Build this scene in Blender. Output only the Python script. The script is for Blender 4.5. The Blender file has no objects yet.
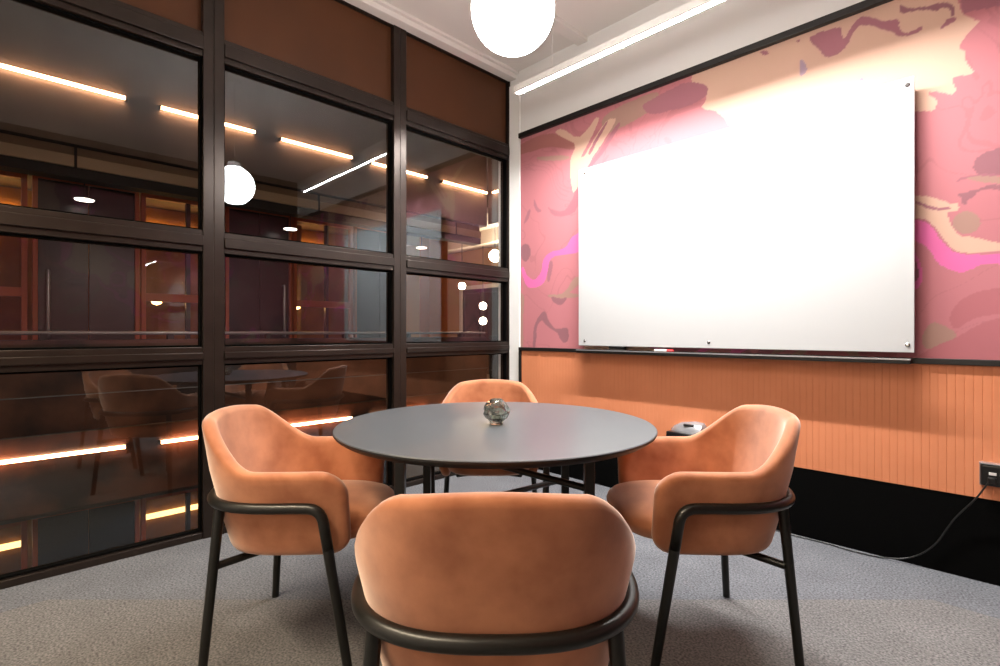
import bpy, bmesh, math, random
import numpy as np
from mathutils import Vector, Matrix
random.seed(7)
S = bpy.context.scene
COL = S.collection

# ---------------------------------------------------------------- camera, world, exposure
cam_data = bpy.data.cameras.new('camera')
cam_data.lens = 18.36; cam_data.sensor_width = 36; cam_data.clip_start = 0.05
cam = bpy.data.objects.new('camera', cam_data); COL.objects.link(cam)
CAMX, CAMY, CAMH = 3.078, -3.116, 1.10
YAW = math.atan2(.714, .70)
cam.location = (CAMX, CAMY, CAMH); cam.rotation_euler = (math.pi/2, 0, YAW)
S.camera = cam
world = bpy.data.worlds.new('world'); S.world = world; world.use_nodes = True
bgn = world.node_tree.nodes['Background']
bgn.inputs[0].default_value = (.30, .22, .16, 1); bgn.inputs[1].default_value = .25
S.view_settings.view_transform = 'Standard'; S.view_settings.look = 'None'
S.view_settings.gamma = 1; S.view_settings.use_curve_mapping = False
S.view_settings.exposure = 0.0
LED_POWER = 800.0      # room linear lamp
GLOBE_POWER = 42.0      # room globe lamp
TUBE_POWER = 26.0       # orange tubes across the atrium

def RF(r, f, z=0.0):     # a spot given as metres to the right of and in front of the viewer's standpoint
    return Vector((CAMX + .7*r - .714*f, CAMY + .714*r + .7*f, z))

# ---------------------------------------------------------------- materials
def srgb(r, g, b):
    f = lambda c: (c/255/12.92 if c/255 <= .04045 else ((c/255+.055)/1.055)**2.4)
    return (f(r), f(g), f(b), 1)
MATS = {}
def mat(name, col, rough=.5, metal=0, sheen=0, spec=.5, noise=None, bump=None, emit=None, coat=0):
    m = bpy.data.materials.new(name); m.use_nodes = True
    nt = m.node_tree; b = nt.nodes['Principled BSDF']
    b.inputs['Base Color'].default_value = col
    b.inputs['Roughness'].default_value = rough
    b.inputs['Metallic'].default_value = metal
    b.inputs['Specular IOR Level'].default_value = spec
    b.inputs['Coat Weight'].default_value = coat
    if sheen:
        b.inputs['Sheen Weight'].default_value = sheen
        b.inputs['Sheen Roughness'].default_value = .45
        b.inputs['Sheen Tint'].default_value = (1, .84, .74, 1)
    if emit:
        b.inputs['Emission Color'].default_value = emit[0]; b.inputs['Emission Strength'].default_value = emit[1]
    tc = nt.nodes.new('ShaderNodeTexCoord')
    if noise:     # (scale, second colour, detail, low, high)
        n = nt.nodes.new('ShaderNodeTexNoise'); n.inputs['Scale'].default_value = noise[0]; n.inputs['Detail'].default_value = noise[2]
        nt.links.new(tc.outputs['Object'], n.inputs['Vector'])
        r = nt.nodes.new('ShaderNodeMapRange'); r.inputs[1].default_value = noise[3]; r.inputs[2].default_value = noise[4]
        nt.links.new(n.outputs['Fac'], r.inputs[0])
        x = nt.nodes.new('ShaderNodeMix'); x.data_type = 'RGBA'
        x.inputs[6].default_value = col; x.inputs[7].default_value = noise[1]
        nt.links.new(r.outputs[0], x.inputs[0]); nt.links.new(x.outputs[2], b.inputs['Base Color'])
    if bump:      # (scale, strength, distance)
        n2 = nt.nodes.new('ShaderNodeTexNoise'); n2.inputs['Scale'].default_value = bump[0]; n2.inputs['Detail'].default_value = 3
        nt.links.new(tc.outputs['Object'], n2.inputs['Vector'])
        bp = nt.nodes.new('ShaderNodeBump'); bp.inputs['Strength'].default_value = bump[1]; bp.inputs['Distance'].default_value = bump[2]
        nt.links.new(n2.outputs['Fac'], bp.inputs['Height']); nt.links.new(bp.outputs[0], b.inputs['Normal'])
    MATS[name] = m
    return m
def emis(name, col, strength):
    m = bpy.data.materials.new(name); m.use_nodes = True; nt = m.node_tree; nt.nodes.clear()
    e = nt.nodes.new('ShaderNodeEmission'); e.inputs[0].default_value = col; e.inputs[1].default_value = strength
    o = nt.nodes.new('ShaderNodeOutputMaterial'); nt.links.new(e.outputs[0], o.inputs[0]); return m
def glass(name, tint, ior, rough=0.0):
    m = bpy.data.materials.new(name); m.use_nodes = True; nt = m.node_tree; nt.nodes.clear()
    t = nt.nodes.new('ShaderNodeBsdfTransparent'); t.inputs[0].default_value = tint
    g = nt.nodes.new('ShaderNodeBsdfGlossy'); g.inputs['Roughness'].default_value = rough; g.inputs[0].default_value = (.84, .93, 1, 1)
    f = nt.nodes.new('ShaderNodeFresnel'); f.inputs[0].default_value = ior
    x = nt.nodes.new('ShaderNodeMixShader'); o = nt.nodes.new('ShaderNodeOutputMaterial')
    # reflect once per pane, on the face turned to the ray; the far face lets the ray out
    gm = nt.nodes.new('ShaderNodeNewGeometry'); s = nt.nodes.new('ShaderNodeMath'); s.operation = 'SUBTRACT'; s.inputs[0].default_value = 1
    mu = nt.nodes.new('ShaderNodeMath'); mu.operation = 'MULTIPLY'
    nt.links.new(gm.outputs['Backfacing'], s.inputs[1]); nt.links.new(s.outputs[0], mu.inputs[0]); nt.links.new(f.outputs[0], mu.inputs[1])
    nt.links.new(mu.outputs[0], x.inputs[0]); nt.links.new(t.outputs[0], x.inputs[1]); nt.links.new(g.outputs[0], x.inputs[2])
    nt.links.new(x.outputs[0], o.inputs[0]); return m

M_white = mat('painted_wall', srgb(233, 232, 230), .8, bump=(60, .05, .002))
M_ceil = mat('painted_ceiling', srgb(228, 223, 218), .85, bump=(40, .05, .002))
M_frame = mat('bronze_metal', srgb(52, 43, 38), .3, metal=.55, noise=(9, srgb(45, 37, 33), 2, .3, .7))
M_black = mat('black_lacquer', srgb(17, 17, 16), .45)
M_baseb = mat('black_board', srgb(5, 5, 5), .85, spec=.06)
M_tube = mat('black_steel', srgb(30, 30, 27), .32, metal=.35, spec=.6)
M_transom = mat('brown_panel', srgb(86, 50, 26), .5, spec=.3, noise=(1.5, srgb(76, 44, 23), 3, .3, .7))
M_glass = glass('window_glass', (.96, .94, .92, 1), 1.9)
M_far_glass = glass('far_glass', (.85, .8, .75, 1), 1.6)
M_top = mat('grey_laminate', srgb(86, 90, 95), .32, spec=.7, bump=(300, .03, .0005))
M_board = mat('white_glass_board', srgb(190, 192, 193), .22, spec=.4)
M_chrome = mat('chrome', srgb(170, 170, 170), .2, metal=1)
M_metal = mat('silver_plastic', srgb(170, 172, 176), .25, metal=.6)
M_plast = mat('black_plastic', srgb(14, 14, 15), .3)
M_led = emis('led_diffuser', (1, .97, .94, 1), LED_POWER)
M_led_fill = emis('led_fill_warm', (1, .82, .60, 1), 560)
M_globe = emis('opal_glass', (1, .955, .91, 1), GLOBE_POWER)
M_jamb = mat('white_lacquer', srgb(243, 243, 241), .4)
M_lampcase = mat('white_metal_case', srgb(225, 222, 218), .4)
M_fabric = mat('tan_velvet', srgb(186, 121, 83), .75, sheen=1., spec=.3, noise=(9, srgb(152, 90, 56), 6, .36, .66), bump=(350, .12, .001))
M_orange = mat('orange_slat', srgb(218, 140, 100), .6, noise=(4, srgb(209, 131, 91), 3, .3, .7), spec=.3)
M_fascia = mat('grey_fascia', srgb(112, 104, 96), .45, noise=(.9, srgb(86, 79, 73), 5, .35, .65), spec=.4)
M_marble = mat('brown_marble', srgb(112, 72, 54), .3, noise=(1.3, srgb(40, 27, 22), 7, .38, .62), spec=.5)
M_cream = mat('cream_beam', srgb(190, 168, 140), .6)
M_beam2 = mat('tan_beam', srgb(140, 116, 92), .6)
M_shade = mat('brown_soffit', srgb(92, 74, 58), .6)
M_fframe = mat('copper_frame', srgb(176, 84, 46), .45, metal=.2)
M_fdoor = mat('dark_door', srgb(20, 15, 13), .3, noise=(2, srgb(30, 20, 18), 3, .4, .6))
M_amber = mat('amber_wall', srgb(176, 122, 52), .7, noise=(1.2, srgb(120, 76, 28), 4, .35, .65))
M_curtain = mat('pale_curtain', srgb(160, 120, 60), .8)
M_atr = mat('dark_plaster', srgb(34, 27, 24), .7)
M_lobby = mat('lobby_wall', srgb(182, 140, 100), .7)
M_lobwhite = mat('lobby_white', srgb(215, 205, 192), .7)
M_orcol = mat('orange_column', srgb(222, 132, 80), .6)
M_tubeL = emis('orange_tube', (1, .52, .28, 1), TUBE_POWER)
M_warm = emis('warm_bulb', (1, .62, .25, 1), 26)
M_lobbulb = emis('lobby_bulb', (1, .84, .62, 1), 75)
M_strip = emis('warm_strip', (1, .74, .30, 1), 5)
M_strip_dim = emis('warm_strip_dimmed', (1, .60, .18, 1), 16)
M_disc = emis('pendant_disc', (1, .93, .85, 1), 5)
M_litwin = emis('lit_window', (1, .78, .42, 1), .35)
M_screen = mat('smoke_screen', srgb(64, 66, 70), .2)
M_cable = mat('white_cable', srgb(30, 30, 29), .3)
M_red = mat('red_plastic', srgb(190, 30, 36), .35)
M_smoke = bpy.data.materials.new('smoked_glass'); M_smoke.use_nodes = True
_b = M_smoke.node_tree.nodes['Principled BSDF']
_b.inputs['Base Color'].default_value = srgb(206, 213, 203); _b.inputs['Roughness'].default_value = .03
_b.inputs['Transmission Weight'].default_value = 1; _b.inputs['IOR'].default_value = 1.5

# carpet: speckled loop pile; one field has a paler, warmer tone than the cooler rest
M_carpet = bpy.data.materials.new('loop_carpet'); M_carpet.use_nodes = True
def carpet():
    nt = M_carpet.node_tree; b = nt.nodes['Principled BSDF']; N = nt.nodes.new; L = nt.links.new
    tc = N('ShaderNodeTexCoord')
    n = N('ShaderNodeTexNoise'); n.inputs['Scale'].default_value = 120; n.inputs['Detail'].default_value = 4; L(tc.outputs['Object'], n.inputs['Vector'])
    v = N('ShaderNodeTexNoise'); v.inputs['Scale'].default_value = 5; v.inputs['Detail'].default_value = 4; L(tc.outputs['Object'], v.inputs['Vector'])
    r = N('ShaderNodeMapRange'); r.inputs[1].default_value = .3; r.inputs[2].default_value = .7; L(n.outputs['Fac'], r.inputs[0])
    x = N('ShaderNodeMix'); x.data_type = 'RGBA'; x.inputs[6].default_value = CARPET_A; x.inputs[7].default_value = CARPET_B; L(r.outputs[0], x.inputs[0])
    at = N('ShaderNodeAttribute'); at.attribute_name = 'floor_tone'
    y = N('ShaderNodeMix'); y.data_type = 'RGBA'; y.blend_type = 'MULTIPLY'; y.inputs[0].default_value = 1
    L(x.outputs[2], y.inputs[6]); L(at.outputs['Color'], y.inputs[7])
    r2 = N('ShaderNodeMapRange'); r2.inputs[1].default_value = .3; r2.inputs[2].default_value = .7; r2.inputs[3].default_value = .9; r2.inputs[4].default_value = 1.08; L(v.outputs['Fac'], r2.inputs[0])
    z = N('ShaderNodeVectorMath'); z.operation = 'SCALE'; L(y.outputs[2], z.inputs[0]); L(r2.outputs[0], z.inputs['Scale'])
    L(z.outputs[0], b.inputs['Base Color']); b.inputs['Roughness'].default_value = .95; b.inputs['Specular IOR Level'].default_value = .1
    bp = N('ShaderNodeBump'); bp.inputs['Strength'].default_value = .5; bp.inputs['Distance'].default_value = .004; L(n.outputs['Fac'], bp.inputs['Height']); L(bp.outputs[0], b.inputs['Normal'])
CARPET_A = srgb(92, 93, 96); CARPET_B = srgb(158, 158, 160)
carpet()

# ---------------------------------------------------------------- mesh helpers
def new_obj(name, me, m, parent=None, loc=None, rotz=None, smooth=False):
    o = bpy.data.objects.new(name, me); COL.objects.link(o)
    if m is not None:
        for mm in (m if isinstance(m, (list, tuple)) else [m]): me.materials.append(mm)
    if parent is not None: o.parent = parent
    if loc is not None: o.location = loc
    if rotz is not None: o.rotation_euler[2] = rotz
    if smooth:
        for p in me.polygons: p.use_smooth = True
    return o
def obj(name, bm, m, parent=None, loc=None, rotz=None, smooth=False, bevel=0, auto=None):
    bmesh.ops.recalc_face_normals(bm, faces=bm.faces)
    me = bpy.data.meshes.new(name); bm.to_mesh(me); bm.free()
    o = new_obj(name, me, m, parent, loc, rotz, smooth)
    if bevel:
        md = o.modifiers.new('bevel', 'BEVEL'); md.width = bevel; md.segments = 3; md.limit_method = 'ANGLE'; md.angle_limit = .7
        for p in me.polygons: p.use_smooth = True
        me.set_sharp_from_angle(angle=.6)
    elif auto:
        for p in me.polygons: p.use_smooth = True
        me.set_sharp_from_angle(angle=auto)
    return o
def B(): return bmesh.new()
def box(bm, x0, x1, y0, y1, z0, z1):
    vs = [bm.verts.new(p) for p in ((x0,y0,z0),(x1,y0,z0),(x1,y1,z0),(x0,y1,z0),(x0,y0,z1),(x1,y0,z1),(x1,y1,z1),(x0,y1,z1))]
    for f in ((3,2,1,0),(4,5,6,7),(0,1,5,4),(1,2,6,5),(2,3,7,6),(3,0,4,7)): bm.faces.new([vs[i] for i in f])
    return bm
def boxes(*bs):
    bm = B()
    for b in bs: box(bm, *b)
    return bm
def tube(bm, pts, r, n=14, closed=False, cap=True):
    pts = [Vector(p) for p in pts]; rings = []
    up = Vector((0, 0, 1)); prev = None
    for i, p in enumerate(pts):
        a = pts[i-1] if i else p; c = pts[i+1] if i < len(pts)-1 else p
        t = (c - a).normalized()
        if prev is None:
            q = t.orthogonal().normalized()
        else:
            q = (prev - t*prev.dot(t)).normalized()
        prev = q; s = t.cross(q)
        rr = r[i] if isinstance(r, (list, tuple)) else r
        rings.append([bm.verts.new(p + (q*math.cos(2*math.pi*k/n) + s*math.sin(2*math.pi*k/n))*rr) for k in range(n)])
    for a, b in zip(rings, rings[1:]):
        for k in range(n): bm.faces.new((a[k], a[(k+1) % n], b[(k+1) % n], b[k]))
    if cap:
        bm.faces.new(rings[0][::-1]); bm.faces.new(rings[-1])
    return bm
def lathe(bm, prof, n=48, cx=0, cy=0, cz=0):
    rings = []
    for r, z in prof:
        if r < 1e-6: rings.append([bm.verts.new((cx, cy, cz+z))])
        else: rings.append([bm.verts.new((cx+r*math.cos(2*math.pi*k/n), cy+r*math.sin(2*math.pi*k/n), cz+z)) for k in range(n)])
    for a, b in zip(rings, rings[1:]):
        for k in range(n):
            k2 = (k+1) % n
            if len(a) == 1 and len(b) == 1: continue
            if len(a) == 1: bm.faces.new((a[0], b[k], b[k2]))
            elif len(b) == 1: bm.faces.new((a[k], b[0], a[k2]))
            else: bm.faces.new((a[k], b[k], b[k2], a[k2]))
    return bm
def smooth_path(pts, rad, n=6):
    """round the corners of a polyline"""
    pts = [Vector(p) for p in pts]; out = [pts[0]]
    for i in range(1, len(pts)-1):
        p, a, c = pts[i], pts[i-1], pts[i+1]
        d = min(rad, (a-p).length*.49, (c-p).length*.49)
        s = p + (a-p).normalized()*d; e = p + (c-p).normalized()*d
        for k in range(n+1):
            t = k/n; out.append(s*(1-t)**2 + p*2*t*(1-t) + e*t*t)
    out.append(pts[-1]); return out
def thing(name, label, cat, loc=(0,0,0), rotz=0, group=None):
    o = bpy.data.objects.new(name, None); COL.objects.link(o); o.empty_display_size = .1
    o.location = loc; o.rotation_euler = (0, 0, rotz); o['label'] = label; o['category'] = cat
    if group: o['group'] = group
    return o
def tag(o, label, cat, group=None):
    o['label'] = label; o['category'] = cat
    if group: o['group'] = group
    return o
def struct(o): o['kind'] = 'structure'; return o
def dup(root, loc, rotz, label, group=None):
    r = root.copy(); COL.objects.link(r); r.location = loc; r.rotation_euler = (0, 0, rotz); r['label'] = label
    if group: r['group'] = group
    for ch in list(root.children):
        c = ch.copy(); COL.objects.link(c); c.parent = r
        for g in ch.children:
            d = g.copy(); COL.objects.link(d); d.parent = c
    return r

# ---------------------------------------------------------------- the room
XR, YR, ZC = 4.3, -4.3, 3.30       # far side walls behind the viewer; ceiling height
WT = .15
def make_floor():
    # one carpet; faces split along the field's borders so that the tone follows them
    bm = B()
    box(bm, -.02, XR+WT, YR-WT, WT, -.12, 0)
    # border across the room and along the strips beside the walls
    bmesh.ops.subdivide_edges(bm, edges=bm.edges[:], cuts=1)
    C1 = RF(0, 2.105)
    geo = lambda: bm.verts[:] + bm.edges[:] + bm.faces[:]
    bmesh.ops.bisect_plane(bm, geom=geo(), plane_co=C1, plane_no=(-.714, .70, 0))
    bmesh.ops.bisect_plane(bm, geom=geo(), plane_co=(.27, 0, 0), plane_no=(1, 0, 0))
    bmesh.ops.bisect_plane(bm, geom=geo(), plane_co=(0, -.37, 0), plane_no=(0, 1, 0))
    lay = bm.loops.layers.float_color.new('floor_tone')
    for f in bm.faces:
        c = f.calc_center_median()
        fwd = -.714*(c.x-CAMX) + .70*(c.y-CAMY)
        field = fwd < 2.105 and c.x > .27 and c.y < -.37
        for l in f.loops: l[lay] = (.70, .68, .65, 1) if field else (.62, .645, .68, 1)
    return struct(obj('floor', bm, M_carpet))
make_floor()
struct(obj('ceiling', boxes((-.12, XR+WT, YR-WT, WT, ZC, ZC+.12)), M_ceil))
wr = struct(obj('wall_right', boxes((-.12, XR+WT, 0, WT, 0, ZC)), M_white))
struct(obj('wall_rear', boxes((0, XR, YR-WT, YR, 0, ZC)), M_white))
wb = struct(obj('wall_back', boxes((XR, XR+WT, YR, 0, 0, ZC)), M_atr))

# swirl wallpaper: one colour per point of a fine grid, from marbled noise, the print's swirls and one painted shaded corner
PAL = dict(rose=srgb(196,112,120), rosed=srgb(184,96,104), mauve=srgb(164,92,106), plum=srgb(150,86,97), peach=srgb(222,179,154),
           taupe=srgb(172,128,112), hot=srgb(236,98,170), brown=srgb(168,92,84), lilac=srgb(166,136,156))
PAL = {k: tuple(c*.79+d for c, d in zip(v[:3], (.062, .058, .060)))+(1,) for k, v in PAL.items()}
PATCHES = [
('taupe', [(0.939, 2.678), (1.439, 2.723), (1.338, 2.577), (1.146, 2.545), (0.981, 2.521)]),
('peach', [(2.88, 2.635), (2.886, 2.554), (2.936, 2.501), (2.959, 2.486), (2.92, 2.458), (2.876, 2.399), (2.903, 2.375), (2.907, 2.32), (2.933, 2.274), (2.93, 2.257), (2.852, 2.276), (2.876, 2.194), (2.852, 2.189), (2.817, 2.219), (2.764, 2.232), (2.807, 2.185), (2.803, 2.135), (2.716, 2.153), (2.237, 2.202), (1.921, 2.232), (1.804, 2.445), (1.681, 2.496), (1.731, 2.548), (1.681, 2.633), (1.616, 2.694), (1.681, 2.795), (2.631, 2.767)]),
('mauve', [(1.439, 2.677), (1.603, 2.698), (1.731, 2.628), (1.731, 2.561), (1.616, 2.535), (1.338, 2.557), (1.263, 2.648)]),
('mauve', [(2.266, 2.702), (2.431, 2.696), (2.436, 2.627), (2.449, 2.616), (2.471, 2.669), (2.5, 2.697), (2.534, 2.697), (2.583, 2.66), (2.607, 2.635), (2.67, 2.627), (2.662, 2.582), (2.689, 2.542), (2.716, 2.545), (2.753, 2.553), (2.753, 2.534), (2.716, 2.526), (2.662, 2.538), (2.643, 2.566), (2.599, 2.604), (2.551, 2.645), (2.5, 2.661), (2.475, 2.631), (2.458, 2.582), (2.414, 2.547), (2.36, 2.553), (2.332, 2.601), (2.309, 2.631)]),
('mauve', [(2.032, 2.713), (2.064, 2.706), (2.085, 2.681), (2.054, 2.682)]),
('mauve', [(2.218, 2.701), (2.237, 2.698), (2.232, 2.684)]),
('lilac', [(2.232, 2.596), (2.257, 2.576), (2.276, 2.515), (2.237, 2.496), (2.237, 2.54)]),
('lilac', [(2.5, 2.387), (2.526, 2.393), (2.522, 2.369)]),
('plum', [(2.67, 2.695), (2.701, 2.657), (2.782, 2.634), (2.81, 2.635), (2.852, 2.611), (2.869, 2.58), (2.863, 2.547), (2.852, 2.556), (2.849, 2.594), (2.817, 2.604), (2.803, 2.596), (2.785, 2.614), (2.738, 2.635), (2.682, 2.641), (2.67, 2.661)]),
('mauve', [(2.814, 2.508), (2.842, 2.547), (2.859, 2.548), (2.88, 2.53), (2.845, 2.518), (2.824, 2.508)]),
('mauve', [(2.886, 2.632), (3.136, 2.577), (3.136, 2.472), (3.016, 2.531), (2.936, 2.541), (2.893, 2.542)]),
('plum', [(2.927, 1.836), (2.933, 1.871), (2.969, 1.897), (3.016, 1.907), (3.136, 1.922), (3.136, 1.754), (3.016, 1.789), (2.969, 1.804), (2.946, 1.8)]),
('mauve', [(2.869, 1.79), (2.893, 1.808), (2.936, 1.807), (3.016, 1.794), (3.016, 1.781), (2.92, 1.797), (2.886, 1.791)]),
('taupe', [(2.897, 1.802), (2.969, 1.795), (3.136, 1.75), (3.136, 1.704), (3.016, 1.75), (2.969, 1.764), (2.92, 1.788)]),
('plum', [(2.869, 1.735), (2.936, 1.735), (2.969, 1.751), (3.016, 1.746), (3.136, 1.696), (3.136, 1.671), (3.016, 1.72), (2.969, 1.738), (2.94, 1.726), (2.94, 1.708), (2.913, 1.704), (2.907, 1.674), (2.89, 1.686), (2.89, 1.717)]),
('taupe', [(2.869, 1.635), (2.903, 1.652), (2.936, 1.637), (2.959, 1.589), (2.936, 1.548), (2.886, 1.55), (2.859, 1.59)]),
('peach', [(2.689, 1.765), (2.782, 1.738), (2.835, 1.709), (2.863, 1.686), (2.876, 1.702), (2.886, 1.659), (2.835, 1.654), (2.852, 1.614), (2.869, 1.566), (2.886, 1.541), (2.936, 1.525), (3.016, 1.488), (3.136, 1.448), (3.136, 1.423), (3.016, 1.458), (2.969, 1.454), (2.92, 1.455), (2.886, 1.464), (2.852, 1.49), (2.828, 1.535), (2.807, 1.575), (2.789, 1.615), (2.764, 1.638), (2.689, 1.659)]),
('mauve', [(2.73, 1.729), (2.8, 1.683), (2.852, 1.679), (2.859, 1.668), (2.803, 1.669), (2.738, 1.708)]),
('hot', [(2.689, 1.659), (2.764, 1.628), (2.789, 1.601), (2.807, 1.552), (2.835, 1.502), (2.869, 1.466), (2.92, 1.446), (3.016, 1.445), (3.136, 1.415), (3.136, 1.377), (3.016, 1.401), (2.969, 1.406), (2.927, 1.387), (2.893, 1.372), (2.852, 1.385), (2.81, 1.426), (2.782, 1.485), (2.745, 1.527), (2.689, 1.568)]),
('plum', [(2.689, 1.471), (2.73, 1.452), (2.742, 1.394), (2.738, 1.338), (2.689, 1.331)]),
('hot', [(2.719, 1.501), (2.734, 1.466), (2.753, 1.417), (2.756, 1.36), (2.745, 1.323), (2.716, 1.296), (2.716, 1.33), (2.742, 1.366), (2.738, 1.428), (2.716, 1.483)]),
('taupe', [(2.782, 1.156), (2.835, 1.132), (2.88, 1.095), (2.835, 1.054), (2.774, 1.015), (2.745, 1.062)]),
('rosed', [(2.845, 1.155), (2.869, 1.223), (2.92, 1.28), (3.016, 1.301), (3.136, 1.301), (3.136, 1.184), (3.016, 1.187), (2.936, 1.167), (2.869, 1.109)]),
('rosed', [(2.727, 0.986), (2.88, 1.091), (3.016, 1.174), (3.136, 1.176), (3.136, 0.941), (2.727, 0.943)]),
('brown', [(0.093, 2.681), (0.466, 2.703), (0.741, 2.534), (0.713, 2.489), (0.568, 2.541), (0.414, 2.589), (0.093, 2.588)]),  # shading at the wall's upper left, painted into the print's colour
('peach', [(0.507, 2.683), (0.587, 2.692), (0.741, 2.564), (0.833, 2.614), (0.904, 2.681), (0.939, 2.656), (0.851, 2.52), (0.759, 2.416), (0.805, 2.42), (0.904, 2.542), (1.007, 2.636), (1.09, 2.611), (0.973, 2.487), (0.868, 2.382), (0.796, 2.295), (0.741, 2.263), (0.741, 2.195), (0.694, 2.158), (0.675, 2.261), (0.665, 2.417), (0.731, 2.529), (0.617, 2.598)]),
('mauve', [(0.833, 2.436), (0.973, 2.603), (1.024, 2.631), (0.921, 2.501), (0.851, 2.409)]),
('mauve', [(0.814, 2.321), (0.939, 2.424), (1.09, 2.583), (1.122, 2.573), (0.973, 2.4), (0.842, 2.307)]),
('taupe', [(0.307, 2.535), (0.665, 2.463), (0.665, 2.424), (0.361, 2.49)]),
('mauve', [(0.435, 2.113), (0.497, 2.07), (0.617, 2.034), (0.684, 2.107), (0.741, 2.21), (0.778, 2.202), (0.741, 2.059), (0.703, 2.005), (0.587, 2.001), (0.497, 2.023)]),
('mauve', [(0.297, 2.211), (0.329, 2.124), (0.393, 2.08), (0.34, 2.073), (0.297, 2.13)]),
('mauve', [(0.185, 2.016), (0.241, 2.123), (0.264, 2.111), (0.241, 2.04), (0.197, 2.006)]),
('hot', [(0.796, 1.877), (0.741, 1.855), (0.684, 1.832), (0.617, 1.749), (0.466, 1.743), (0.393, 1.695), (0.383, 1.599), (0.307, 1.524), (0.219, 1.572), (0.185, 1.658), (0.151, 1.636), (0.208, 1.49), (0.275, 1.461), (0.414, 1.492), (0.446, 1.594), (0.466, 1.687), (0.548, 1.71), (0.665, 1.697), (0.796, 1.713)]),
('plum', [(0.151, 1.837), (0.23, 1.844), (0.275, 1.756), (0.219, 1.68), (0.151, 1.72)]),
('taupe', [(0.435, 1.411), (0.568, 1.396), (0.646, 1.438), (0.713, 1.533), (0.796, 1.511), (0.713, 1.434), (0.646, 1.407), (0.796, 1.384), (0.713, 1.366), (0.587, 1.364), (0.466, 1.378)]),
('plum', [(0.477, 1.393), (0.587, 1.364), (0.646, 1.377), (0.617, 1.332), (0.568, 1.31), (0.497, 1.345)]),
('plum', [(0.286, 0.977), (0.297, 1.157), (0.361, 1.254), (0.425, 1.284), (0.456, 1.195), (0.517, 1.131), (0.587, 1.139), (0.656, 1.138), (0.656, 1.054), (0.617, 1.015), (0.568, 1.053), (0.548, 1.1), (0.446, 1.148), (0.383, 1.213), (0.329, 1.157), (0.318, 0.978)]),
('taupe', [(0.128, 1.453), (0.197, 1.408), (0.174, 1.2), (0.185, 0.975), (0.128, 0.974)]),
('mauve', [(0.466, 1.687), (0.507, 1.651), (0.477, 1.551), (0.456, 1.489), (0.435, 1.555)]),
]

def rounded(poly, n):
    for _ in range(n):
        q = []
        for i in range(len(poly)):
            (x0, y0), (x1, y1) = poly[i-1], poly[i]
            q += [(x0*.78+x1*.22, y0*.78+y1*.22), (x0*.22+x1*.78, y0*.22+y1*.78)]
        poly = q
    return poly
def vnoise(x, y, seed):
    xi = np.floor(x).astype(int); yi = np.floor(y).astype(int); xf = x-xi; yf = y-yi
    def h(a, b):
        n = (a*374761393 + b*668265263 + seed*144665) & 0x7fffffff
        n = ((n ^ (n >> 13))*1274126177) & 0x7fffffff
        return ((n ^ (n >> 16)) & 0xffff)/65535.
    u = xf*xf*(3-2*xf); v = yf*yf*(3-2*yf)
    return (h(xi, yi)*(1-u)+h(xi+1, yi)*u)*(1-v) + (h(xi, yi+1)*(1-u)+h(xi+1, yi+1)*u)*v
def fbm(x, y, seed, o=3):
    s = 0; a = .5
    for k in range(o):
        s = s + a*vnoise(x*2**k, y*2**k, seed+k*17); a *= .5
    return s/(1-.5**o)
def inside(poly, X, Y):
    c = np.zeros(X.shape, bool); n = len(poly)
    for i in range(n):
        x0, y0 = poly[i]; x1, y1 = poly[i-1]
        if y0 == y1: continue
        c ^= ((y0 > Y) != (y1 > Y)) & (X < (x1-x0)*(Y-y0)/(y1-y0)+x0)
    return c
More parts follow.
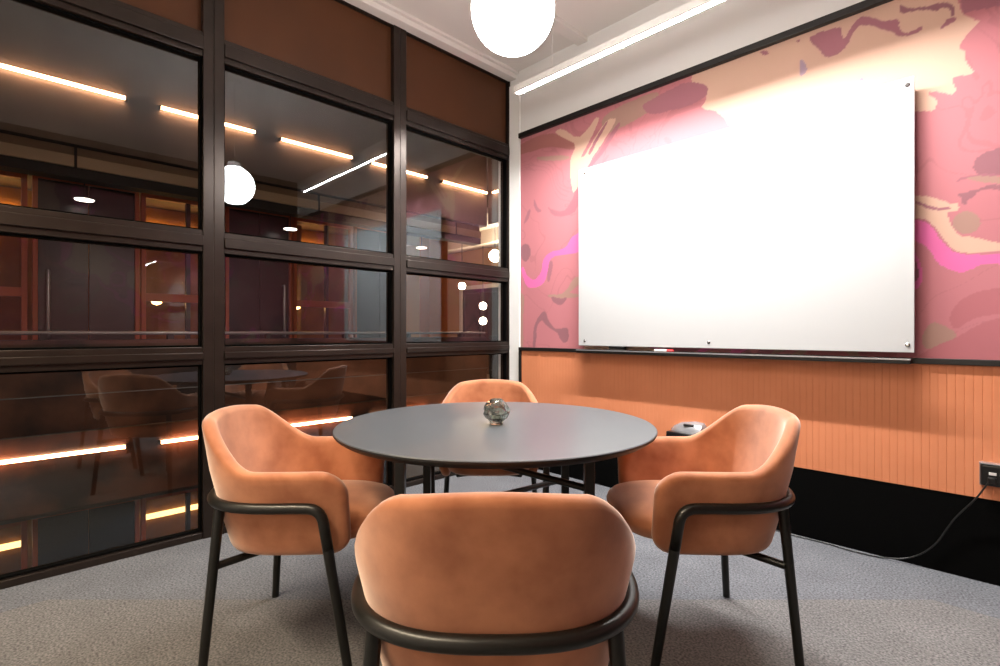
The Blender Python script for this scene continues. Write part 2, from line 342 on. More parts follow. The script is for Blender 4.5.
def wallpaper(name, x0, x1, z0, z1, parent, patches, to3, off=0., dim=1.):
    step = .006
    nx = int((x1-x0)/step)+1; nz = int((z1-z0)/step)+1
    X, Z = np.meshgrid(np.linspace(x0, x1, nx), np.linspace(z0, z1, nz))
    qx = X+off; w1 = fbm(qx*1.3, Z*1.3, 3); w2 = fbm(qx*1.3+9, Z*1.3+4, 11)
    u = qx*1.1+2.6*w1; v = Z*1.4+2.6*w2
    n1 = fbm(u*1.2, v*1.2, 23); n2 = fbm(u*1.6+5, v*1.6, 41); n3 = fbm(u*1.1, v*1.1+8, 57)
    col = np.zeros(X.shape+(4,)); col[:] = PAL['rose']
    gen = np.ones(X.shape, bool)
    if patches: gen = ((X > .80) & (X < 2.66) & (Z < 2.26)) | (X > 3.12)
    def put(mask, c): col[mask] = PAL[c]
    put(gen & (n1 > .58), 'rosed'); put(gen & (n1 < .40), 'mauve'); put(gen & (np.abs(n2-.5) < .018), 'taupe')
    put(gen & (n3 > .64), 'peach'); put(gen & (np.abs(n3-.60) < .02), 'hot'); put(gen & (n2 < .33), 'plum')
    # wobble the print's outlines a little, like marbled ink
    Xw = X + .010*(fbm(X*14, Z*14, 71)-.5) + 0.003*(vnoise(X*40, Z*60, 5)-.5)
    Zw = Z + .010*(fbm(X*14+7, Z*14, 91)-.5)
    for c, poly in (PATCHES if patches else []): col[inside(rounded(poly, 1 if c == 'peach' else 2), Xw, Zw)] = PAL[c]
    ln = np.abs(fbm(u*2.2, v*2.2, 131)-.5); soft = (ln < .012)|(np.abs(n2-.62) < .008)
    rosy = np.all(np.isclose(col[..., :3], PAL['rose'][:3]), -1); col[soft & rosy, :3] *= .90
    col[..., :3] *= (1+.10*(fbm(X*3, Z*3, 6)-.5))[..., None]*dim
    co = to3(X.ravel(), Z.ravel())
    idx = np.arange(nx*nz).reshape(nz, nx)
    q = np.stack([idx[:-1, :-1], idx[:-1, 1:], idx[1:, 1:], idx[1:, :-1]], -1).reshape(-1, 4)
    me = bpy.data.meshes.new(name); me.vertices.add(len(co)); me.vertices.foreach_set('co', co.ravel())
    me.loops.add(q.size); me.loops.foreach_set('vertex_index', q.ravel())
    me.polygons.add(len(q)); me.polygons.foreach_set('loop_start', np.arange(0, q.size, 4))
    me.update(calc_edges=True)
    ca = me.color_attributes.new('print', 'FLOAT_COLOR', 'POINT'); ca.data.foreach_set('color', col.reshape(-1, 4).ravel())
    return new_obj(name, me, M_paper, parent)
M_paper = bpy.data.materials.new('swirl_paper'); M_paper.use_nodes = True
_n = M_paper.node_tree; _a = _n.nodes.new('ShaderNodeAttribute'); _a.attribute_name = 'print'
_n.links.new(_a.outputs['Color'], _n.nodes['Principled BSDF'].inputs['Base Color'])
_n.nodes['Principled BSDF'].inputs['Roughness'].default_value = .75; _n.nodes['Principled BSDF'].inputs['Specular IOR Level'].default_value = .25
wallpaper('wallpaper', .151, XR, .975, 2.745, wr, True, lambda a, b: np.stack([a, np.full(a.shape, -.004), b], 1))
wallpaper('wallpaper', YR+.1, -.1, .975, 2.745, wb, False, lambda a, b: np.stack([np.full(a.shape, XR-.004), a, b], 1), off=6., dim=.5)

def ribbed(x0, x1, z0, z1):
    bm = B(); p = .03; g = .004; d = .0014; yb = -.004; yf = -.018
    prof = [(x0, 0)]; x = x0
    prof.append((x0, yf))
    while x + p < x1:
        prof += [(x+p-g, yf), (x+p-g*.6, yf+d), (x+p-g*.4, yf+d), (x+p, yf)]; x += p
    prof += [(x1, yf), (x1, 0)]
    lo = [bm.verts.new((a, b, z0)) for a, b in prof]; hi = [bm.verts.new((a, b, z1)) for a, b in prof]
    n = len(prof)
    for i in range(n-1): bm.faces.new((lo[i], lo[i+1], hi[i+1], hi[i]))
    bm.faces.new((lo[n-1], lo[0], hi[0], hi[n-1]))
    bm.faces.new(hi); bm.faces.new(lo[::-1])
    return bm
obj('ribbed_panel', ribbed(.175, XR-.002, .37, .957), M_orange, wr)
struct(obj('baseboard_right', boxes((.165, XR, -.016, 0, 0, .37)), M_baseb))
struct(obj('trim_1', boxes((.15, XR, -.035, 0, 2.722, 2.762)), M_black, bevel=.004))
struct(obj('trim_2', boxes((.15, XR, -.032, 0, .955, .982), (.15, .168, -.030, 0, .0, .955)), M_black, bevel=.003))
struct(obj('trim_3', boxes((.0, .10, YR, 0, ZC-.055, ZC), (.10, .13, YR, 0, ZC-.02, ZC)), M_ceil, bevel=.004))
struct(obj('trim_5', boxes((.012, .147, -.014, 0, 0, 3.2)), M_jamb, bevel=.003))
struct(obj('trim_4', boxes((.74, .83, YR, 0, ZC-.035, ZC)), M_ceil, bevel=.004))

# ---------------------------------------------------------------- glazed wall, bay by bay
def bay(n, y0, y1, mr=.052):
    """frame of one bay between y0 and y1 with its rails; panes and the opaque head panel are parts"""
    xo, xi = -.075, .028; m = .052
    bm = boxes((xo, xi, y0, y0+m, 0, ZC), (xo, xi, y1-mr, y1, 0, ZC))
    for z0, z1 in ((0, .035), (.93, 1.025), (1.535, 1.65), (2.58, 2.71), (3.24, ZC)):
        box(bm, xo+.004, xi-.006, y0+m, y1-mr, z0, z1)
    for z0, z1 in ((.93, 1.025), (1.535, 1.65), (2.58, 2.71)):        # raised bead along each rail
        box(bm, xi-.006, xi+.010, y0+m, y1-mr, z0+.030, z1-.030)
    w = struct(obj('window_%d' % n, bm, M_frame, bevel=.003))
    for z0, z1 in ((.035, .93), (1.025, 1.535), (1.65, 2.58)):
        obj('pane', boxes((-.030, -.022, y0+m-.01, y1-mr+.01, z0-.01, z1+.01)), M_glass, w)
        g = .010
        obj('gasket', boxes((-.034, .0, y0+m, y0+m+g, z0, z1), (-.034, .0, y1-mr-g, y1-mr, z0, z1), (-.034, .0, y0+m+g, y1-mr-g, z0, z0+g), (-.034, .0, y0+m+g, y1-mr-g, z1-g, z1)), M_baseb, w)
    obj('head_panel', boxes((-.035, -.012, y0+m-.01, y1-mr+.01, 2.70, 3.25)), M_transom, w)
bay(1, -4.3, -3.50); bay(2, -3.50, -2.29); bay(3, -2.29, -1.107); bay(4, -1.107, -.002, .018)

# ---------------------------------------------------------------- whiteboard, tray, pens
bx0, bx1, bz0, bz1 = .800, 2.733, 1.008, 2.30
wbd = tag(obj('whiteboard', boxes((bx0, bx1, -.072, -.060, bz0, bz1)), M_board, bevel=.002), 'large white glass whiteboard mounted on the swirled pink wallpaper', 'whiteboard')
for x in (bx0+.055, (bx0+bx1)/2, bx1-.025):
    for z in (bz0+.035, bz1-.035):
        if z > 2 and abs(x-(bx0+bx1)/2) < .1: continue
        bm = lathe(B(), [(0, 0), (.008, 0), (.008, .064), (.010, .066), (.010, .073), (.006, .076), (0, .076)], 16)
        bmesh.ops.rotate(bm, cent=(0,0,0), matrix=Matrix.Rotation(math.pi/2, 3, 'X'), verts=bm.verts)
        bmesh.ops.translate(bm, vec=(x, 0, z), verts=bm.verts)
        obj('standoff_screw', bm, M_chrome, wbd, auto=.6)
tray = thing('pen_tray', 'slim black pen ledge under the whiteboard', 'tray', (1.733, 0, .955))
obj('shelf', boxes((-.930, .990, -.105, 0, .0, .022)), M_black, tray, bevel=.003)
obj('lip', boxes((-.930, .990, -.108, -.104, .018, .026)), M_metal, tray)
def marker(name, x, label, m, ln=.13):
    t = thing(name, label, 'marker', (x, -.075, .977+.009), 0)
    bm = B(); tube(bm, [(-ln/2, 0, 0), (ln/2-.045, 0, 0)], .009, 12); obj('barrel', bm, M_plast if m is M_plast else M_lampcase, t, auto=.6)
    bm = B(); tube(bm, [(ln/2-.045, 0, 0), (ln/2-.004, 0, 0), (ln/2, 0, 0)], [.0098, .0092, .006], 12); obj('cap', bm, m, t, auto=.6)
marker('marker_pen', 1.48, 'marker pen with a red cap on the whiteboard ledge', M_red)
er = thing('board_eraser', 'small black board eraser on the left part of the whiteboard ledge', 'eraser', (1.13, -.07, .977))
obj('handle', boxes((-.06, .06, -.02, .02, .014, .032)), M_plast, er, bevel=.006)
obj('felt_pad', boxes((-.058, .058, -.019, .019, 0, .014)), M_atr, er)

# ---------------------------------------------------------------- room lamps
def linear_lamp(x0, x1, y, z, label, m):
    t = thing('linear_lamp', label, 'ceiling light', ((x0+x1)/2, y, z), 0)
    h = (x1-x0)/2
    bm = boxes((-h, h, -.021, -.017, 0, .05), (-h, h, .017, .021, 0, .05), (-h, h, -.017, .017, .016, .05), (-h, -h+.004, -.017, .017, 0, .016), (h-.004, h, -.017, .017, 0, .016))
    obj('housing', bm, M_lampcase, t)
    bm = B(); vs = [bm.verts.new(p) for p in ((-h+.005, -.0165, .0128), (h-.005, -.0165, .0128), (h-.005, .0165, .0128), (-h+.005, .0165, .0128))]
    bm.faces.new(vs[::-1])
    me = bpy.data.meshes.new('diffuser'); bm.to_mesh(me); bm.free(); new_obj('diffuser', me, m, t)
    for x in (-h*.7, h*.7):
        bm = B(); tube(bm, [(x, 0, .05), (x, 0, ZC-z)], .0015, 8); obj('wire', bm, M_lampcase, t)
linear_lamp(.656, 2.757, -.58, 2.742, 'slim white linear lamp hanging beside the whiteboard wall', M_led)
linear_lamp(.656, 2.757, -3.75, 2.742, 'unseen slim white linear lamp added on the far side of the room behind the viewer', M_led_fill)  # unseen lamp behind the viewer, added to light the front chair's back
gx, gy, gz, gr = 1.666, -1.66, 2.385, .165
gl = thing('globe_lamp', 'round white opal globe lamp hanging over the table', 'ceiling light', (gx, gy, gz))
prof = [(gr*math.sin(math.pi*k/32), -gr*math.cos(math.pi*k/32)) for k in range(33)]
prof[0] = (0, -gr); prof[-1] = (0, gr)
obj('globe', lathe(B(), prof), M_globe, gl, smooth=True)
obj('collar', lathe(B(), [(0, gr-.012), (.05, gr-.012), (.05, gr+.03), (.012, gr+.045), (0, gr+.045)]), M_lampcase, gl, auto=.6)
bm = B(); tube(bm, [(0, 0, gr+.04), (0, 0, ZC-gz-.02)], .004, 10); obj('cord', bm, M_lampcase, gl, auto=.6)
obj('ceiling_rose', lathe(B(), [(0, ZC-gz-.03), (.05, ZC-gz-.03), (.055, ZC-gz), (0, ZC-gz)]), M_lampcase, gl, auto=.6)

# ---------------------------------------------------------------- round table
TC = RF(-.018, 2.035)
tb = thing('round_table', 'round dark grey meeting table on black legs', 'table', TC, YAW)
R = .618
obj('tabletop', lathe(B(), [(0, .7375), (R-.004, .7375), (R-.0005, .7400), (R-.003, .7425), (R-.006, .743), (0, .743)], 128), M_top, tb, auto=.5)
obj('edge', lathe(B(), [(0, .716), (R-.022, .716), (R-.004, .728), (R, .734), (R, .7395), (R-.02, .7380), (0, .7370)], 128), M_black, tb, auto=.5)
LG = .318
for sx in (-1, 1):
    for sy in (-1, 1):
        obj('leg', boxes((sx*LG-.017, sx*LG+.017, sy*LG-.017, sy*LG+.017, 0, .70)), M_tube, tb, bevel=.003)
obj('top_frame', boxes((-LG-.017, LG+.017, -LG-.017, -LG+.017, .69, .716), (-LG-.017, LG+.017, LG-.017, LG+.017, .69, .716),
    (-LG-.017, -LG+.017, -LG+.017, LG-.017, .69, .716), (LG-.017, LG+.017, -LG+.017, LG-.017, .69, .716)), M_tube, tb, bevel=.002)
bm = B(); tube(bm, [(-LG, LG, .575), (LG, -LG, .575)], .012, 12); obj('brace', bm, M_tube, tb, auto=.6)
bm = B(); tube(bm, [(-LG, -LG, .470), (LG, LG, .425)], .012, 12); obj('brace', bm, M_tube, tb, auto=.6)

# ---------------------------------------------------------------- glass tealight holder
V = RF(-.014, 2.0)
vs_ = thing('tealight_holder', 'small round smoked glass tealight holder on the table', 'candle holder', (V.x, V.y, .7432))
outer = [(.0, 0), (.026, 0), (.028, .004), (.027, .010), (.030, .014), (.042, .024), (.050, .040), (.052, .055), (.047, .072), (.037, .086), (.026, .094), (.022, .098)]
inner = [(.018, .098), (.022, .092), (.032, .082), (.042, .068), (.046, .055), (.044, .042), (.034, .028), (.018, .020), (0, .018)]
bm = lathe(B(), outer+inner, 14)
for v in bm.verts:
    a = math.atan2(v.co.y, v.co.x); rr = math.hypot(v.co.x, v.co.y)
    k = 1+.07*math.sin(7*a+v.co.z*140)*(1 if .012 < v.co.z < .09 else 0)
    v.co.x *= k; v.co.y *= k
obj('bowl', bm, M_smoke, vs_)
obj('candle', lathe(B(), [(0, .0185), (.017, .0185), (.017, .032), (0, .032)], 24), M_lampcase, vs_, auto=.6)

# ---------------------------------------------------------------- chairs
def chair_shell():
    bm = B(); th = .046; NS = 72; NT = 14
    ZB = .385
    yf = .200
    def wid(z): return .222 + .055*min(1, max(0, (z-.40)/.25))
    def dep(z): return .228 + .097*max(0, (z-.40)/.44)**.9
    # plan path parameter s in [-1, 1]; 0 = middle of the back
    def plan(s, z):
        w = wid(z); d = dep(z); y0 = -.02; a = abs(s); sg = 1 if s >= 0 else -1
        if a < .62:
            ph = (a/.62)*math.pi/2; e = 2/2.75
            return Vector((sg*w*math.sin(ph)**e if ph > 0 else 0, y0-(d+y0)*abs(math.cos(ph))**e, 0))
        t = (a-.62)/.38
        return Vector((sg*(w-.012*t), y0+(yf-y0)*t, 0))
    # even spacing along the path at mid height
    S0 = [i/400-1 for i in range(801)]; P = [plan(s, .6) for s in S0]; L = [0]
    for a, b in zip(P, P[1:]): L.append(L[-1]+(b-a).length)
    tot = L[-1]; ss = []
    q = [0, .0025, .008, .016, .028, .045]
    us = q + [ .045+(.91)*k/NS for k in range(1, NS)] + [1-x for x in q[::-1]]
    for u in us:
        tgt = u*tot; j = max(1, next((k for k in range(801) if L[k] >= tgt), 800))
        ss.append(S0[j-1]+(S0[j]-S0[j-1])*(tgt-L[j-1])/max(1e-9, L[j]-L[j-1]))
    rings = []
    for u, s in zip(us, ss):
        l = abs(u-.5)*tot                       # distance from the middle of the back
        k = min(1, max(0, (l-.150)/.215)); k = k*k*(3-2*k)
        top = .829*(1-k) + .666*k - .012*min(1, l/.15)**2*(1-k)
        bot = ZB
        e = tot/2-l                             # distance to the front edge of the arm
        rc = .085
        if e < rc: top -= rc*(1-math.sqrt(max(0, 1-(1-e/rc)**2)))*.95
        rb = .075
        if e < rb: bot += rb*(1-math.sqrt(max(0, 1-(1-e/rb)**2)))*.95
        th2 = th/2
        if e < .022: th2 *= math.sqrt(max(.02, 1-(1-e/.022)**2))
        thb = th2*(1+.0*k)
        def P3(z, off):
            p = plan(s, z); a = plan(max(-1, s-.004), z); b = plan(min(1, s+.004), z)
            t = (b-a).normalized(); n = Vector((t.y, -t.x, 0))
            return Vector((p.x+n.x*off, p.y+n.y*off, z))
        loop = []
        for i in range(NT+1): loop.append(P3(bot+thb+(top-bot-2*thb)*i/NT, thb))
        for i in range(1, 7):
            an = math.pi*i/7; loop.append(P3(top-thb+thb*math.sin(an), thb*math.cos(an)))
        for i in range(NT+1): loop.append(P3(top-thb-(top-bot-2*thb)*i/NT, -thb))
        for i in range(1, 7):
            an = math.pi*i/7; loop.append(P3(bot+thb-thb*math.sin(an), -thb*math.cos(an)))
        rings.append([bm.verts.new(p) for p in loop])
    n = len(rings[0])
    for a, b in zip(rings, rings[1:]):
        for k in range(n): bm.faces.new((a[k], a[(k+1) % n], b[(k+1) % n], b[k]))
    bm.faces.new(rings[0]); bm.faces.new(rings[-1][::-1])
    return bm, plan
def make_chair(label, group):
    t = thing('armchair', label, 'chair', (0,0,0), 0, group)
    bm, plan = chair_shell()
    sh = obj('shell', bm, M_fabric, t, auto=1.2)
    # seat cushion: puffed pad that fills the shell and bulges out at the front
    bm = B(); NU = 64; rings = []
    prof = [(0, .0), (.6, .0), (.85, .004), (.95, .018), (1.0, .045), (1.005, .065), (.98, .085), (.93, .098), (.84, .108), (.65, .116), (.35, .121), (0, .123)]
    for fr, z in prof:
        if fr == 0: rings.append([bm.verts.new((0, .02, z))]); continue
        ring = []
        for k in range(NU):
            a = 2*math.pi*k/NU; e = 2/3.4; c, s_ = math.cos(a), math.sin(a)
            x = .222*math.copysign(abs(c)**e, c)*fr; y = .02+.262*math.copysign(abs(s_)**e, s_)*fr
            zz = z*(1-.03*max(0, y/.28)) if z > .05 else z + .012*max(0, y/.28)
            ring.append(bm.verts.new((x, y, zz)))
        rings.append(ring)
    for a, b in zip(rings, rings[1:]):
        for k in range(NU):
            k2 = (k+1) % NU
            if len(a) == 1: bm.faces.new((a[0], b[k], b[k2]))
            elif len(b) == 1: bm.faces.new((a[k], b[0], a[k2]))
            else: bm.faces.new((a[k], b[k], b[k2], a[k2]))
    c = obj('seat', bm, M_fabric, t, (0, 0, .402), smooth=True)
    # bent steel hoop round arms and back
    zh = .557; rt = .0165
    hoop = []
    for i in range(81):
        s = -1+2*i/80; s *= .71
        p = plan(s, zh); a = plan(s-.004, zh); b = plan(s+.004, zh); tt = (b-a).normalized(); n = Vector((tt.y, -tt.x, 0))
        q = p + n*(.020+rt-.001); hoop.append(Vector((q.x, q.y, zh)))
    fl = []
    for sg, end in ((-1, hoop[0]), (1, hoop[-1])):
        x0, y0 = end.x, end.y
        foot = Vector((sg*.268, .212, 0)); knee = Vector((x0+sg*.002, .128, zh))
        fl.append((knee, foot))
    def leg_pt(knee, foot, z): return foot + (knee-foot)*((z)/(zh))
    a = [leg_pt(*fl[0], .43)] ; b = [leg_pt(*fl[1], .43)]
    pth = smooth_path([a[0], fl[0][0], hoop[0]], .095, 10)[:-1] + hoop + smooth_path([hoop[-1], fl[1][0], b[0]], .095, 10)[1:]
    bm = B(); tube(bm, pth, rt, 16); obj('hoop', bm, M_tube, t, smooth=True)
    for (knee, foot), top in ((fl[0], a[0]), (fl[1], b[0])):
        bm = B(); tube(bm, [top, foot+(knee-foot)*.02, foot], [rt, .0145, .0140], 14); obj('leg', bm, M_tube, t, auto=.7)
    for sg in (-1, 1):
        bm = B(); tube(bm, [(sg*.228, -.218, zh), (sg*.266, -.258, .0)], [.0160, .014], 14); obj('leg', bm, M_tube, t, auto=.7)
        bm = B(); tube(bm, [(sg*.240, -.232, .355), (sg*.02, -.01, .372)], .0125, 12); obj('stretcher', bm, M_tube, t, auto=.7)
        bm = B(); tube(bm, [(sg*.02, -.01, .372), (sg*.16, .11, .385)], .0125, 12); obj('stretcher', bm, M_tube, t, auto=.7)
    obj('seat_plate', boxes((-.09, .09, -.09, .10, .380, .404)), M_tube, t, bevel=.004)
    return t
G = 'tan velvet armchairs around the round table'
ch = make_chair('tan velvet armchair nearest the viewer, its back towards the viewer', G)
ch.location = RF(-.010, 1.190); ch.rotation_euler[2] = YAW
dup(ch, RF(-.680, 1.865), YAW-math.pi/2, 'tan velvet armchair at the left of the table, beside the glazed wall', G)
dup(ch, RF(.688, 1.865), YAW+math.pi/2, 'tan velvet armchair at the right of the table, beside the orange panelling', G)
dup(ch, RF(-.055, 2.68), YAW+math.pi, 'tan velvet armchair behind the table, mostly hidden by the tabletop', G)

# ---------------------------------------------------------------- sockets and cable on the panelling
so = thing('power_socket', 'black socket box on the orange panelling at the right edge', 'socket', (3.06, -.018, .435))
obj('case', boxes((-.105, .105, -.040, 0, 0, .095)), M_plast, so, bevel=.010)
obj('rim', boxes((-.108, .108, -.014, 0, -.003, .0), (-.108, .108, -.042, 0, .095, .099), (-.108, -.105, -.014, 0, 0, .095), (.105, .108, -.014, 0, 0, .095)), M_metal, so)
for x in (-.065, -.030, .030, .065):
    obj('outlet', boxes((x-.012, x+.012, -.0425, -.038, .050, .062)), M_lampcase, so, bevel=.001)
obj('plug', boxes((-.080, -.052, -.062, -.038, .018, .044)), M_plast, so, bevel=.005)
pts = [(2.99, -.062, .47), (2.975, -.068, .44), (2.94, -.055, .37), (2.87, -.04, .26), (2.80, -.032, .12), (2.72, -.035, .04), (2.62, -.045, .008), (2.50, -.06, .006), (2.36, -.045, .006), (2.20, -.05, .006), (2.05, -.03, .006), (1.9, -.04, .006)]
cu = []
for i in range(len(pts)-1):
    p0, p1, p2, p3 = [Vector(pts[max(0, min(len(pts)-1, i+k))]) for k in (-1, 0, 1, 2)]
    for k in range(8):
        t_ = k/8; cu.append(.5*((2*p1)+(p2-p0)*t_+(2*p0-5*p1+4*p2-p3)*t_*t_+(3*p1-p0-3*p2+p3)*t_**3))
cu.append(Vector(pts[-1]))
bm = B(); tube(bm, cu, .0035, 8)
tag(obj('power_cable', bm, M_cable, smooth=True), 'thin dark grey cable drooping from the socket to the carpet', 'cable')
# rounded dock on the panelling behind the right-hand chair
dk = thing('wall_dock', 'rounded black and silver device on the orange panelling behind the right-hand chair', 'device', (1.618, -.018, .435))
bm = B(); N = 14; ra = []
for i, xx in enumerate((-.118, -.095, -.045, .045, .100, .118)):
    sc = (.20, .50, .82, 1, .92, .60)[i]
    ra.append([bm.verts.new((xx, -.085*sc*math.sin(math.pi/2*k/N), .115*(1-.70*(1-sc))*math.cos(math.pi/2*k/N)*(1 if k < N else 0))) for k in range(N+1)] + [bm.verts.new((xx, 0, 0))])
for a, b in zip(ra, ra[1:]):
    for k in range(len(a)): bm.faces.new((a[k], a[(k+1) % len(a)], b[(k+1) % len(a)], b[k]))
bm.faces.new(ra[0]); bm.faces.new(ra[-1][::-1])
obj('cover', bm, M_metal, dk, auto=.8)
obj('front', boxes((-.112, .112, -.088, -.04, -.006, .045)), M_plast, dk, bevel=.008)
bm = boxes((-.03, .035, -.005, .005, -.004, .006))
bmesh.ops.rotate(bm, cent=(0,0,0), matrix=Matrix.Rotation(math.radians(35), 3, 'X'), verts=bm.verts)
bmesh.ops.translate(bm, vec=(.02, -.052, .092), verts=bm.verts)
obj('slot', bm, M_plast, dk)

# ---------------------------------------------------------------- across the atrium
XF = -3.80      # plane of the slab fascias; the shop fronts stand .8 m behind
PITCH = 3.80
ordn = ('first', 'second', 'third', 'fourth', 'fifth', 'sixth')
YA, YB = -5.6, 3.29
def fascia(z0, z1, m, label, name, seams):
    t = thing(name, label, 'facade panel', (XF, 0, z0))
    h = z1-z0
    obj('slab', boxes((-.18, -.012, YA, YB, 0, h)), M_atr, t)
    zs = [0]+[s-z0 for s in seams]+[h]
    for a, b in zip(zs, zs[1:]): obj('cladding', boxes((-.012, .0, YA, YB, a+.006, b-.004)), m, t, bevel=.003)
    return t
fascia(3.06, 4.95, M_fascia, 'tall grey fascia across the atrium behind the upper row of orange tubes', 'slab_fascia', ())
lowf = fascia(-.72, 1.03, M_marble, 'brown marbled balustrade wall across the atrium behind the lower row of orange tubes', 'balustrade_wall', (.075, .46))
obj('ledge', boxes((.0, .03, YA, YB, .46+.72-.006, .46+.72+.004)), M_metal, lowf)
obj('ledge', boxes((.0, .05, YA, YB, .075+.72-.006, .075+.72+.004)), M_shade, lowf)
bmh = B(); tube(bmh, [(XF-.06, YA, 1.10), (XF-.06, YB, 1.10)], .022, 12)
hr = tag(obj('handrail', bmh, M_metal, auto=.6), 'grey metal handrail along the brown balustrade across the atrium', 'handrail')
for k in range(8):
    y = -5.0+1.1*k
    obj('bracket', boxes((XF-.10, XF-.02, y-.03, y+.03, 1.03, 1.09)), M_black, hr)
def tube_lamp(y0, z, label, group):
    t = thing('tube_lamp', label, 'tube light', (XF, y0+.51, z), 0, group)
    bm = B(); tube(bm, [(.05, -.51, 0), (.05, .51, 0)], .019, 12); obj('tube', bm, M_tubeL, t, auto=.6)
    for s in (-1, 1): obj('end_clip', boxes((.0, .07, s*.516-.008, s*.516+.008, -.02, .02)), M_shade, t)
for row, z in (('upper', 3.66), ('lower', -.14)):
    for k in range(1, 6):
        y0 = -4.505+1.345*k
        tube_lamp(y0, z, '%s orange tube light from the left in the %s row across the atrium' % (ordn[k-1], row),
                  'orange tube lights of the %s row' % row)
# return wall at the end of the atrium
rt_ = thing('return_fascia', 'dark fascia closing the right end of the atrium above the lit lobby', 'facade panel', (0, 3.30, 3.10))
obj('slab', boxes((XF, -.0, .02, .2, 0, 2.0)), M_fascia, rt_)
obj('lit_window', boxes((-3.35, -2.75, .0, .018, .45, 1.3)), M_litwin, rt_)
bmt = B(); tube(bmt, [(XF+.15, 3.298, 3.66), (-2.3, 3.298, 3.66)], .019, 12)
tl = tag(obj('tube_lamp', bmt, M_tubeL, auto=.6), 'orange tube light on the fascia at the right end of the atrium', 'tube light')
rl = thing('lobby_balustrade', 'dark glass balustrade in front of the lit lobby at the end of the atrium', 'balustrade', (0, 3.30, 0))
obj('panel', boxes((XF+.06, 0, .0, .03, -.6, 1.0)), M_screen, rl)
obj('top_rail', boxes((XF+.06, 0, -.02, .05, 1.0, 1.05)), M_black, rl, bevel=.004)
# the long cream beam
bt = thing('cream_beam', 'long cream beam below the grey fascia across the atrium', 'beam', (XF-.05, 0, 2.84))
obj('beam', boxes((-.25, .0, YA, YB-.1, 0, .12)), M_cream, bt, bevel=.004)
obj('upper_beam', boxes((-.25, -.04, YA, YB-.1, .125, .215)), M_beam2, bt)
obj('lower_band', boxes((-.22, -.01, YA, YB-.1, -.11, -.004)), M_atr, bt)
for y in (-2.55, .1, 2.6): obj('joint', boxes((-.02, .004, y-.012, y+.012, -.01, .215)), M_atr, bt)
# shop fronts behind the balustrade, on both storeys
XS = -4.62; YI = 2.10
def glazed_door(y0, y1, zf, hy, label):
    t = thing('glazed_door', label, 'door', (XS, (y0+y1)/2, zf)); w = (y1-y0)/2; f = .045
    obj('frame', boxes((-.05, .05, -w, -w+f, 0, 2.95), (-.05, .05, w-f, w, 0, 2.95), (-.05, .05, -w+f, w-f, 2.83, 2.95)), M_fframe, t, bevel=.004)
    obj('panel', boxes((-.02, .02, -w+f, -.004, 0.01, 2.83), (-.02, .02, .004, w-f, 0.01, 2.83)), M_fdoor, t, bevel=.003)
    hh = B(); tube(hh, smooth_path([(.02, hy, 1.05), (.075, hy, 1.05), (.075, hy, 1.80), (.02, hy, 1.80)], .02, 4), .021, 10)
    obj('handle', hh, M_metal, t, auto=.7)
def shop_window(y0, y1, zf, label, lampy):
    t = thing('shop_window', label, 'window', (XS, (y0+y1)/2, zf)); w = (y1-y0)/2; f = .05
    obj('frame', boxes((-.04, .04, -w, -w+f, 0, 2.95), (-.04, .04, w-f, w, 0, 2.95), (-.04, .04, -w+f, w-f, 2.80, 2.95), (-.04, .04, -w+f, w-f, 1.50, 1.60), (-.04, .04, -w+f, w-f, 0, .08)), M_fframe, t, bevel=.004)
    obj('mullion', boxes((-.03, .03, .02, .07, .08, 1.50), (-.03, .03, .02, .07, 1.60, 2.80)), M_fdoor, t)
    obj('pane', boxes((-.006, .0, -w+f, w-f, .08, 1.50), (-.006, .0, -w+f, w-f, 1.60, 2.80)), M_far_glass, t)
    lm = tag(obj('wall_lamp', lathe(B(), [(0, -.07), (.05, -.05), (.07, 0), (.05, .05), (0, .07)], 20), M_warm, loc=(XS-.55, lampy, zf+1.55), smooth=True),
             'small glowing lamp ' + label.replace('copper framed window', 'inside the window'), 'lamp')
spots = [('far left', -4.9, -4.0, -3.95, -2.90), ('left', -2.86, -1.88, -1.86, -.92), ('middle', -.90, .02, .04, 1.02), ('right', 1.04, 2.02, None, None)]
for st, zf in (('upper', 0.0), ('lower', -PITCH)):
    for i, (nm, a, b, c, d) in enumerate(spots):
        hy = {0: .3, 1: -.36, 2: .33, 3: .3}[i]
        glazed_door(a, b, zf, hy, 'dark door with copper frame and long steel handle, %s bay, %s storey across the atrium' % (nm, st))
        if c is not None: shop_window(c, d, zf, 'copper framed window, %s bay, %s storey across the atrium' % (nm, st), (c+d)/2-.2)
    # walls, slabs, curtains and light strips behind the shop fronts
    struct(obj('wall_shop_%s' % st, boxes((XS-1.35, XS-1.25, YA, YI, zf, zf+2.94), (XS-1.25, XS-.06, YI-.06, YI, zf, zf+2.94)), M_amber))
    tag(obj('gallery_floor', boxes((XS-1.35, XS+(.80 if st == 'lower' else .62), YA, YB, zf-.1, zf-.002)), M_atr), 'dark floor slab of the %s gallery across the atrium' % st, 'floor slab')
    tag(obj('gallery_soffit', boxes((XS-1.35, XS+.50, YA, YB, zf+2.96, zf+3.05)), M_shade), 'brown soffit over the %s gallery across the atrium' % st, 'soffit')
    ZS = 2.18 if st == 'lower' else 2.62
    for ya, yb, nm in ((-4.25, -2.92, 'far left'), (-1.66, -.90, 'left'), (.25, 1.2, 'middle')):
        tag(obj('light_strip', boxes((XS-1.24, XS-1.20, ya, yb, zf+ZS, zf+ZS+.07)), M_strip if st == 'lower' else M_strip_dim), 'warm glowing light strip inside the %s window of the %s storey across the atrium' % (nm, st), 'light strip')
    for k in range(6):
        y = -4.6+1.25*k
        tag(obj('curtain', boxes((XS-.95, XS-.90, y, y+.16, zf+.002, zf+2.94)), M_curtain), 'narrow pale curtain hanging inside the %s storey shop fronts' % st, 'curtain', 'narrow curtains of the %s storey' % st)
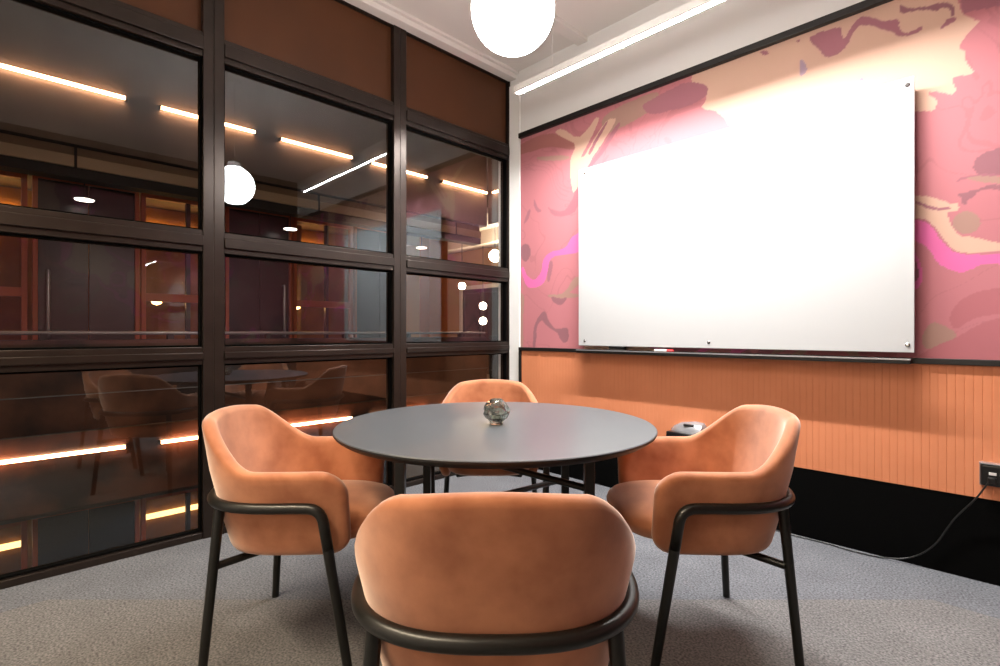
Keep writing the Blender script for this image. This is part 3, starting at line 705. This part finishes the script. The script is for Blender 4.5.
# disc pendants along the walkway
for k, y in enumerate((-2.44, -.13, 2.17)):
    t = thing('disc_pendant', '%s small white disc pendant across the atrium' % ('left', 'middle', 'right')[k], 'ceiling light', (-4.28, y, 2.60), 0, 'disc pendants across the atrium')
    obj('shade', lathe(B(), [(0, .03), (.03, .03), (.10, .006), (.105, 0), (.095, .0), (0, .004)], 32), M_black, t, auto=.6)
    obj('diffuser', lathe(B(), [(0, .002), (.09, -.001), (.085, -.012), (0, -.014)], 32), M_disc, t, auto=.6)
    bm = B(); tube(bm, [(0, 0, .03), (0, 0, .36)], .006, 8); obj('stem', bm, M_black, t)
# atrium ground, end walls
ag = thing('atrium_ground', 'dark ground at the foot of the atrium', 'ground', (0, 0, -PITCH-.12))
obj('slab', boxes((-6.2, -.25, -5.8, 3.2, -.1, .0)), M_atr, ag)
# lobby at the end of the walkway
struct(obj('wall_lobby', boxes((-10.0, -7.98, 6.2, 6.3, 0, 3.38), (-6.16, .3, 6.2, 6.3, 0, 3.38), (-7.98, -6.16, 6.2, 6.3, 2.42, 3.38),
    (-10.1, -10.0, 2.12, 6.3, 0, 3.38), (-10.0, -5.98, 2.12, 2.2, 0, 3.38), (.3, .4, 3.55, 6.3, 0, 3.38)), M_lobby))
struct(obj('wall_niche', boxes((-7.98, -6.16, 7.2, 7.25, 0, 2.42), (-8.03, -7.98, 6.3, 7.25, 0, 2.42), (-6.16, -6.11, 6.3, 7.25, 0, 2.42), (-8.03, -6.11, 6.3, 7.25, 2.42, 2.47)), M_atr))
tag(obj('lobby_floor', boxes((-10.0, -5.98, 2.2, 6.3, -.12, 0), (-5.98, .3, 3.34, 6.3, -.12, 0)), M_shade), 'brown floor of the lit lobby beyond the atrium', 'floor slab')
tag(obj('lobby_ceiling', boxes((-10.1, -5.0, 2.12, 6.3, 3.4, 3.5), (-5.0, .3, 3.55, 6.3, 3.4, 3.5)), M_lobwhite), 'pale ceiling of the lit lobby beyond the atrium', 'ceiling slab')
tag(obj('lobby_beam', boxes((-9.9, .2, 4.6, 4.8, 3.1, 3.40)), M_lobwhite), 'pale beam under the ceiling of the lit lobby', 'beam')
tag(obj('lit_panel', boxes((-6.95, -6.45, 7.13, 7.16, .4, 2.1)), M_litwin), 'softly glowing yellow panel behind the lobby door', 'panel')
tag(obj('square_column', boxes((-4.98, -4.66, 2.62, 3.06, 0.005, 2.95)), M_orcol, bevel=.01), 'square orange column beside the lit lobby beyond the glass', 'column')
ld = thing('double_door', 'dark glazed double door with white frame at the back of the lobby', 'door', (-7.07, 6.18, 0))
obj('frame', boxes((-.91, -.80, -.06, .01, 0, 2.40), (.80, .91, -.06, .01, 0, 2.40), (-.80, .80, -.06, .01, 2.30, 2.40)), M_lobwhite, ld)
for s in (-1, 1):
    x0, x1 = min(s*.01, s*.79), max(s*.01, s*.79)
    lf = obj('leaf', boxes((x0, x0+.09, -.04, .0, 0, 2.29), (x1-.09, x1, -.04, .0, 0, 2.29), (x0+.09, x1-.09, -.04, .0, 2.19, 2.29), (x0+.09, x1-.09, -.04, .0, 0, .12)), M_fdoor, ld, bevel=.004)
    obj('pane', boxes((x0+.08, x1-.08, -.024, -.018, .11, 2.20)), M_far_glass, lf)
for k, (x_, y_, z_) in enumerate(((-4.851, 4.507, 2.761), (-5.733, 4.322, 2.16), (-5.054, 5.014, 2.092), (-5.623, 4.863, 1.725), (-5.623, 4.863, 1.378))):
    p = Vector((x_, y_, z_))
    nm = ('largest bright globe lamp hanging in the lobby', 'small globe lamp at the left side of the lobby', 'small globe lamp at the right edge of the lobby', 'upper of two small globe lamps before the lobby door', 'lower of two small globe lamps before the lobby door')[k]
    rr = (.13, .08, .08, .085, .085)[k]
    t = thing('lobby_lamp', nm, 'lamp', p)
    pr = [(rr*math.sin(math.pi*j/12), -rr*math.cos(math.pi*j/12)) for j in range(13)]; pr[0] = (0, -rr); pr[-1] = (0, rr)
    obj('globe', lathe(B(), pr, 20), M_lobbulb, t, smooth=True)
    top = (3.40 - z_) if k != 4 else .347 - rr
    bm = B(); tube(bm, [(0, 0, rr), (0, 0, top)], .008, 8); obj('cord', bm, M_black, t)
